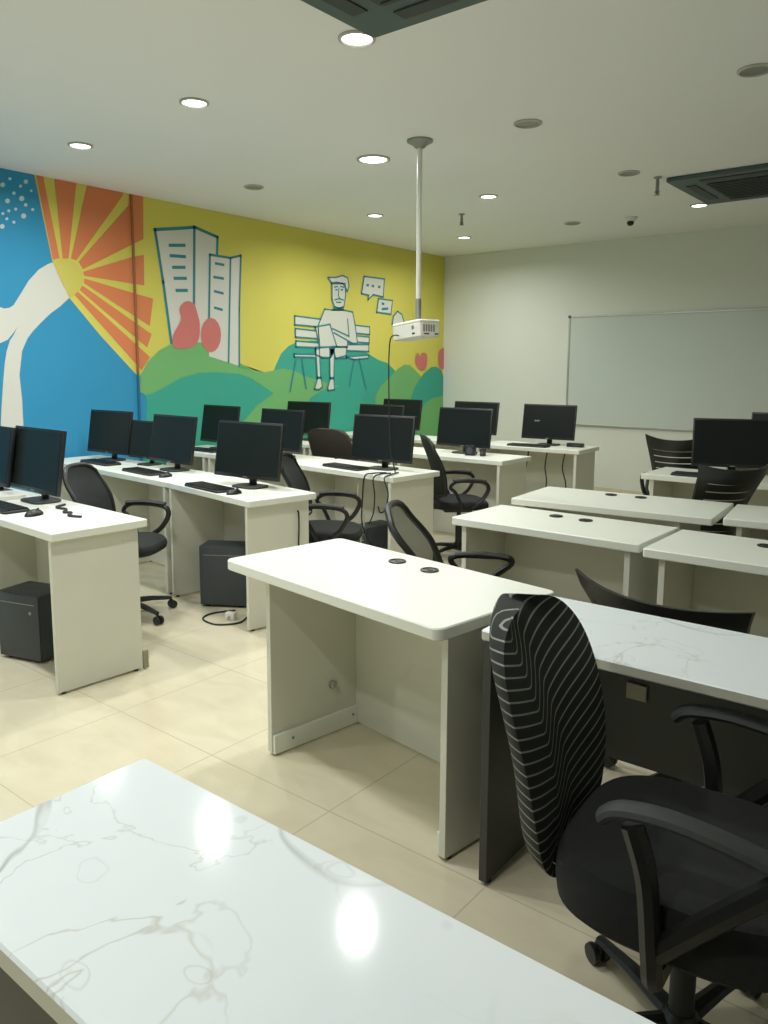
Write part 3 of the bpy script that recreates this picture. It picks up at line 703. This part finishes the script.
# ------------------------------------------------------------------ chairs
def rr(w, h, e, u, v):
    pass
def chair_base(t, r=.27, cz=.40, m='black', rot0=18):
    hub = MB().lathe([(.03, .06), (.04, .065), (.04, .105), (.028, .12)], 16).build('base_hub', MT[m], t)
    for k in range(5):
        a = R(rot0+72*k); d = Vector((math.cos(a), math.sin(a), 0))
        lg = MB().tube([d*.025+Vector((0, 0, .092)), d*r*.55+Vector((0, 0, .085)), d*r+Vector((0, 0, .066))], [.024, .019, .014], 8, flat=(1, .8)).build('base_leg', MT[m], t)
        c = MB(); n = d.cross(Vector((0, 0, 1)))
        ang = a
        for s in (-1, 1):
            tmp = MB().lathe([(.012, -.009), (.024, -.008), (.026, 0), (.024, .008), (.012, .009)], 14, (0, 0, 0), 'y')
            tmp.bm.transform(Matrix.Translation(d*(r+.008)+n*s*.014+Vector((0, 0, .0265))) @ Matrix.Rotation(ang, 4, 'Z'))
            c.merge(tmp.bm)
        c.tube([d*r+Vector((0, 0, .03)), d*r+Vector((0, 0, .07))], .008, 8)
        c.build('caster', MT['black'], lg)
    MB().lathe([(.026, .10), (.026, cz*.62), (.017, cz*.62), (.017, cz-.02)], 14).build('gas_lift', MT['soft_black'], t)
    MB().box((0, -.02, cz-.012), (.17, .22, .035), bev=.008).build('seat_mechanism', MT['soft_black'], t)
def cushion(w, d, z0, z1, front_drop=.02, n=20):
    """rounded seat cushion"""
    b = MB(); e = 3.2
    def ring(s, z, dz=0):
        out = []
        for k in range(n*2):
            a = PI*k/n; c, sn = math.cos(a), math.sin(a)
            x = math.copysign(abs(c)**(2/e), c)*w/2*s; y = math.copysign(abs(sn)**(2/e), sn)*d/2*s
            zz = z - front_drop*max(0, y/(d/2))**3 * (1 if z > (z0+z1)/2 else .6)
            out.append(b.bm.verts.new((x, y, zz)))
        return out
    h = z1-z0
    rs = [ring(.90, z0), ring(.98, z0+h*.15), ring(1.0, z0+h*.45), ring(.985, z0+h*.75), ring(.94, z0+h*.93), ring(.80, z1), ring(.4, z1-.006), ]
    for A, B in zip(rs, rs[1:]):
        m = len(A)
        for k in range(m): b.bm.faces.new((A[k], A[(k+1) % m], B[(k+1) % m], B[k]))
    b.bm.faces.new(rs[0][::-1]); b.bm.faces.new(rs[-1])
    return b
def back_pt(v, z0, h, yb, lean, belly):
    """spine curve of a backrest: v 0 bottom .. 1 top"""
    return yb - lean*v + belly*math.sin(PI*min(1, v*1.15))*.5, z0+h*v
def armloop(t, x, z=.64, m='black', y0=-.12, y1=.16, zb=.43, tri=False):
    s = 1 if x > 0 else -1
    if tri:
        pts = [(x-s*.05, -.02, zb), (x, -.05, zb+.06), (x+s*.01, y0, z-.03), (x+s*.01, y0+.03, z), (x+s*.01, (y0+y1)/2, z+.004), (x+s*.01, y1-.03, z), (x+s*.01, y1, z-.03), (x, .06, zb+.06), (x-s*.05, .03, zb)]
    else:
        pts = [(x-s*.06, -.02, zb), (x-s*.01, -.03, zb+.02), (x+s*.005, -.08, zb+.12), (x+s*.01, y0, z-.05), (x+s*.01, y0+.03, z-.012), (x+s*.01, y0+.1, z), (x+s*.01, y1-.03, z-.012), (x+s*.01, y1+.01, z-.06), (x+s*.005, y1-.03, z-.14), (x-s*.01, .07, zb+.02), (x-s*.06, .05, zb)]
    a = MB().tube(smoothpath(pts, 5), .0135, 8, flat=(1, 1.25)).build('armrest', MT[m], t)
    pad = MB().tube(smoothpath([(x+s*.01, y0+.02, z+.004), (x+s*.01, (y0+y1)/2, z+.012), (x+s*.01, y1-.01, z+.0)], 5), .017, 8, flat=(1.25, .7)).build('arm_pad', MT['soft_black'], a)
    return a
def mesh_chair(label, loc, rz, see=False, z0=.50, h=.46, base='black', tri=False, arms=True, az=.64, bw=.40, lean=.11, rot0=18, back='mesh'):
    t = thing('office_chair', label, 'chair', loc, rz, 'black office chairs')
    chair_base(t, m=base, rot0=rot0)
    cushion(.45, .44, .405, .475).build('seat', MT['fabric'], t)
    wfun = lambda v: bw*(.70+.30*math.sin(PI*min(1, .16+v*.62)))
    curv = .045
    def P(u, v, off=0.0):
        uu = u*2-1; y, z = back_pt(v, z0, h, -.19, lean, .05)
        e = abs(uu)
        # rounded upper corners
        zz = z - (.05*e**4 if v > .5 else 0)*(v-.5)*2 + (.03*e**3 if v < .3 else 0)*(.3-v)/.3
        return Vector((uu*wfun(v)/2, y+curv*uu*uu+off, zz))
    if back == 'mesh':
        th = .006 if see else .012
        rimpts = [P(i/10, 0) for i in range(11)]+[P(1, i/12) for i in range(1, 13)]+[P(1-i/10, 1) for i in range(1, 11)]+[P(0, 1-i/12) for i in range(1, 12)]
        fr = MB().tube(rimpts, .0155 if see else .013, 8, closed=True)
        fr = fr.build('backrest_frame', MT['black'], t)
        if see:
            b = MB()
            G = [[b.bm.verts.new(P(i/12, j/14)) for j in range(15)] for i in range(13)]
            for i in range(12):
                for j in range(14): b.bm.faces.new((G[i][j], G[i+1][j], G[i+1][j+1], G[i][j+1]))
            b.build('backrest_mesh', MT['mesh'], fr)
            MB().sheet(lambda u, v: (P(u, .05+v*.13, .006), P(u, .05+v*.13, -.012)), 10, 3, 0).build('lumbar_bar', MT['black'], fr)
        else:
            MB().sheet(lambda u, v: (P(u, v, .004), P(u, v, -.008)), 12, 14, 0).build('backrest_mesh', MT['mesh_dark'], fr)
    else:
        MB().sheet(lambda u, v: (P(u, v, .035*(1-abs(u*2-1)**4)+.008), P(u, v, -.02)), 14, 14, 0).build('backrest', MT['brown'], t)
    MB().tube(smoothpath([(0, -.06, .395), (0, -.20, .40), (0, -.245, .46), (0, -.225, z0+.12)], 5), [.022]*16, 8, flat=(1.5, .6)).build('back_support', MT['soft_black'], t)
    if arms:
        for s in (-1, 1): armloop(t, s*.245, tri=tri, z=az)
    return t
def slat_chair(label, loc, rz, z0=.50, h=.44, lean=.10, bw=.46, rot0=40, flare=.035, arms=True):
    """plastic chair whose curved back has horizontal slots and flared top corners"""
    t = thing('office_chair', label, 'chair', loc, rz, 'black office chairs')
    chair_base(t, rot0=rot0)
    cushion(.45, .43, .405, .465).build('seat', MT['fabric'], t)
    wf = lambda v: bw*(.70+.30*v**1.5)
    def P(u, v, off=0.0):
        uu = u*2-1; y, z = back_pt(v, z0, h, -.20, lean, .06)
        return Vector((uu*wf(v)/2, y+.09*uu*uu+off, z+flare*abs(uu)**2.2*v**4))
    b = MB()
    th = .009
    def strip(u0, u1, v0, v1, nu, nv):
        b.sheet(lambda u, v: (P(u0+(u1-u0)*u, v0+(v1-v0)*v, th), P(u0+(u1-u0)*u, v0+(v1-v0)*v, -th)), nu, nv, 0)
    strip(0, 1, .80, 1, 18, 6); strip(0, 1, 0, .14, 18, 3)
    strip(0, .10, .14, .80, 3, 12); strip(.90, 1, .14, .80, 3, 12)
    b.build('backrest_shell', MT['black'], t)
    ns = 6; pitch = .66/ns
    for i in range(ns):
        v0 = .14+pitch*i+.010; v1 = .14+pitch*(i+1)-.006
        MB().sheet(lambda u, v: (P(.095+.81*u, v0+(v1-v0)*v, th*.8), P(.095+.81*u, v0+(v1-v0)*v, -th*.8)), 14, 2, 0).build('back_slat', MT['black'], t)
    MB().tube(smoothpath([(0, -.06, .395), (0, -.22, .40), (0, -.26, .46), (0, -.235, z0+.05)], 5), [.022]*16, 8, flat=(1.6, .6)).build('back_support', MT['soft_black'], t)
    if arms:
        for s in (-1, 1): armloop(t, s*.245, tri=True, z=.62)
    return t
mesh_chair('black chair with curved arms tucked between the first and second left rows', (-4.02, 2.58, 0), -58, h=.40, base='soft_black', rot0=62)
mesh_chair('black armchair turned towards the aisle behind the second-row aisle monitor', (-3.36, 3.62, 0), -58, h=.43)
mesh_chair('open-mesh backed chair standing just behind the centre desk', (-1.78, 2.86, 0), -60, see=True, tri=True, h=.40, z0=.47, lean=.19, bw=.50, az=.60)
mesh_chair('black high-backed chair facing the speaker desk in the fourth left row', (-3.33, 5.10, 0), -45, h=.46, bw=.50)
mesh_chair('chair with rounded dark brown back among the monitors', (-4.50, 5.12, 0), 0, back='pad', h=.47, bw=.50, arms=False)
slat_chair('black slat-backed chair next to the whiteboard, behind the right monitor desk', (-2.05, 6.32, 0), 10)
slat_chair('black slat-backed chair turned sideways in front of the right monitor desk', (-1.42, 4.84, 0), 52, lean=.17, z0=.48, flare=.03)
slat_chair('black chair with curved plastic back rising behind the marble-topped desk', (-.79, 2.64, 0), -13, z0=.43, h=.325, flare=.025, bw=.63, arms=False)
# striped chair in the foreground
def striped_chair():
    t = thing('office_chair', 'big black chair with wavy pale stripes on its tall back, right foreground', 'chair', (-.44, 1.57, 0), -86, 'black office chairs')
    chair_base(t, r=.29, cz=.37, rot0=18)
    cushion(.50, .50, .385, .515, n=24).build('seat', MT['fabric'], t)
    z0, h = .352, .605
    def wf(v): return .45*max(.16, (1-abs(2*v-1)**4.5)**.5)*(.62+.40*math.sin(PI*min(1, .08+v*.60)))
    def P(u, v):
        uu = u*2-1; e = abs(uu)
        y = -.315-.12*v+.045*math.sin(PI*v)+.05*uu*uu
        x = uu*wf(v)/2; z = z0+h*v
        th = .008+.080*(1-.80*e**4)*max(0, 1-abs(2*v-1)**5)**.6
        return Vector((x, y+th*.45, z)), Vector((x, y-th*.55+.02*uu*uu, z))
    MB().sheet(lambda u, v: P(u, .5-.5*math.cos(PI*v)), 24, 40, 0).build('backrest', MT['stripe'], t, angle=60)
    MB().tube(smoothpath([(0, -.05, .36), (0, -.20, .355), (0, -.295, .375), (0, -.325, .42)], 5), [.022]*16, 8, flat=(1.6, .6)).build('back_support', MT['soft_black'], t)
    for s in (-1, 1):
        x = s*.255
        a = MB()
        a.tube(smoothpath([(x-s*.10, 0, .36), (x-s*.01, 0, .365), (x, -.005, .42), (x, -.02, .56), (x, -.05, .655)], 5), [.02]*21, 8, flat=(1, 1.3))
        a.tube(smoothpath([(x, 0, .42), (x, .10, .53), (x, .20, .635)], 5), [.018]*11, 8, flat=(1, 1.3))
        a = a.build('armrest', MT['black'], t)
        MB().tube(smoothpath([(x, -.105, .652), (x, -.07, .676), (x, .03, .684), (x, .18, .662), (x, .28, .622)], 6), [.024]*25, 10, flat=(1.15, .6)).build('arm_pad', MT['soft_black'], a)
    return t
striped_chair()
# ------------------------------------------------------------------ projector on its ceiling pole
t = thing('projector_mount', 'white ceiling pole with flange holding the projector', 'projector mount', (-3.15, 4.29, 0))
MB().lathe([(.085, ZC-.001), (.085, ZC-.012), (.05, ZC-.03), (.03, ZC-.05)], 24).build('ceiling_flange', MT['steel'], t)
MB().tube([(0, 0, ZC-.04), (0, 0, 1.90)], .0165, 14).build('pole', MT['pole'], t)
MB().tube([(0, 0, 1.93), (0, 0, 1.785)], .02, 14).build('pole_coupler', MT['steel'], t)
pr = thing('projector', 'small white projector hanging from the ceiling pole', 'projector', (-3.165, 4.29, 1.668), -18)
pr.rotation_euler = (0, R(-4), R(-18))
PW, PD, PH = .32, .17, .105
MB().slab(PW, PD, 0, PH-.012, .02, .006).build('projector_body', MT['proj'], pr)
MB().slab(PW+.006, PD+.006, PH-.012, PH+.006, .022, .006).build('projector_lid', MT['proj_top'], pr)
g = MB()
for i in range(5): g.box((PW/2+.0005, -.05+.02*i, .055), (.002, .012, .045))
g.build('vent_grille', MT['steel'], pr, smooth=False)
MB().lathe([(.014, 0), (.014, -.004), (.010, -.005)], 14, (.085, -PD/2+.001, .065), 'y').build('front_sensor', MT['steel'], pr)
k = MB()
k.box((.09, -PD/2-.0005, .025), (.03, .002, .012)); k.box((PW/2+.0005, -.03, .018), (.002, .04, .008)); k.box((PW/2+.0005, .05, .018), (.002, .03, .008))
k.build('port_panel', MT['soft_black'], pr, smooth=False)
cable('black cable hanging from the projector down to the third-row desk', [(-3.262, 4.224, 1.69), (-3.27, 4.185, 1.69), (-3.285, 4.165, 1.665), (-3.293, 4.16, 1.55), (-3.293, 4.16, 1.35), (-3.285, 4.16, 1.12), (-3.28, 4.17, .92), (-3.28, 4.22, .765)], .0045, name='projector_cable')
# ------------------------------------------------------------------ ceiling fittings
def downlight(label, x, y, lit, r=.082):
    t = thing('downlight', label, 'ceiling light', (x, y, ZC), 0, 'recessed ceiling downlights')
    MB().lathe([(r, -.0005), (r, -.008), (r*.86, -.012), (r*.80, -.006), (r*.79, -.001)], 28).build('trim_ring', MT['trim_ring'], t)
    MB().lathe([(.001, -.006), (r*.78, -.005), (r*.78, -.0022), (.001, -.002)], 28).build('lamp_glass', MT['lamp'] if lit else MT['lamp_off'], t)
    return t
LIT = [(-2.44, 2.84, .085, 'lit downlight at the corner of the near air conditioner'), (-3.71, 2.93, .082, 'lit downlight in the upper left, second from the left'), (-5.0, 3.0, .08, 'lit downlight furthest left, near the sun mural'),
       (-3.68, 4.46, .12, 'brightest large lit downlight left of the projector pole'), (-3.66, 5.98, .08, 'lit downlight just right of the projector pole'), (-4.96, 6.04, .08, 'lit downlight above the seated man mural'),
       (-4.97, 7.62, .08, 'lit downlight nearest the far corner'), (-2.36, 7.44, .08, 'lit downlight beside the far air conditioner')]
OFF = [(-2.43, 4.40, .085, 'unlit downlight right of the projector pole flange'), (-4.99, 4.52, .08, 'unlit downlight over the mural towers'), (-2.41, 5.93, .08, 'unlit downlight left of the far air conditioner'),
       (-3.64, 7.56, .08, 'unlit downlight nearest the ceiling camera'), (-1.14, 4.33, .085, 'unlit downlight at the right edge of the ceiling')]
lamp_pos = []
pl = None
for x, y, r, lb in LIT:
    downlight(lb, x, y, True, r); lamp_pos.append((x, y))
for x, y, r, lb in OFF: downlight(lb, x, y, False, r)
# unseen lamps carrying on the grid, last two added to brighten the near table
for i, (x, y) in enumerate(((-2.47, 1.35), (-3.74, 1.4), (-5.0, 1.5), (-3.74, -.2), (-1.2, 1.25), (-1.2, -.2))):
    lamp_pos.append((x, y))
for i, (x, y) in enumerate(lamp_pos):
    if i == 7: continue      # seen far off its beam, adds nothing to the desks
    ld = bpy.data.lights.new('downlight_or_fill_lamp', 'AREA'); ld.shape = 'DISK'; ld.size = .10; ld.energy = 16.5; ld.color = (.985, 1.0, .965); ld.spread = R(165)
    if i == 3: ld.energy = 27
    if i == 12: ld.energy = 6
    lo_ = bpy.data.objects.new('downlight_or_fill_lamp', ld); COL.objects.link(lo_); lo_.location = (x, y, ZC-.02)
def air_con(label, x, y, rz, S=1.06):
    t = thing('ceiling_air_conditioner', label, 'air conditioner', (x, y, ZC), rz)
    MB().slab(S, S, -.035, -.001, .03, .008).build('panel', MT['ac'], t)
    q = MB(); q.slab(S*.56, S*.56, -.046, -.033, .03, .004)
    for i in range(11): q.box((0, -S*.25+S*.05*i, -.048), (S*.52, .008, .006))
    q.build('intake_grille', MT['ac_dark'], t, smooth=False)
    for kk in range(4):
        rm = Matrix.Rotation(kk*PI/2, 3, 'Z')
        l = MB(); l.box(rm @ Vector((0, S*.385, -.036)), (S*.56, S*.075, .012) if kk % 2 == 0 else (S*.075, S*.56, .012), bev=.003)
        l.build('air_louvre', MT['ac_dark'], t, smooth=False)
    MB().box((S*.38, -S*.38, -.036), (.05, .03, .004)).build('sensor_window', MT['black'], t, smooth=False)
    return t
air_con('near dark grey ceiling cassette air conditioner at the top edge', -2.335+.53, 2.83-.53, 0)
air_con('far dark grey ceiling cassette air conditioner on the right above the whiteboard', -2.25+.525, 6.25+.525, 0, 1.05)
def sprinkler(label, x, y, l):
    t = thing('fire_sprinkler', label, 'sprinkler', (x, y, ZC), 0)
    MB().lathe([(.03, -.001), (.03, -.008), (.012, -.012)], 16).build('escutcheon', MT['steel'], t)
    MB().tube([(0, 0, -.008), (0, 0, -l)], .013, 10).build('drop_pipe', MT['steel'], t)
    MB().lathe([(.013, -l), (.022, -l-.012), (.008, -l-.02), (.022, -l-.03), (.022, -l-.033)], 14).build('sprinkler_head', MT['steel'], t)
sprinkler('steel sprinkler drop at the left corner of the far air conditioner', -2.29, 6.20, .10)
sprinkler('steel sprinkler drop on the ceiling above a lit downlight near the corner', -4.27, 6.50, .07)
t = thing('security_camera', 'small white dome camera with black lens on the far ceiling', 'camera', (-3.06, 7.62, ZC), 0)
MB().lathe([(.065, -.001), (.065, -.015), (.055, -.03), (.03, -.04)], 20).build('dome_base', MT['pole'], t)
MB().lathe([(.03, -.035), (.034, -.055), (.025, -.075), (.008, -.082)], 16).build('lens', MT['black'], t)
# ------------------------------------------------------------------ world
w = bpy.data.worlds.new('world'); SC.world = w; w.use_nodes = True
w.node_tree.nodes['Background'].inputs[0].default_value = (.9, .95, .85, 1); w.node_tree.nodes['Background'].inputs[1].default_value = .05
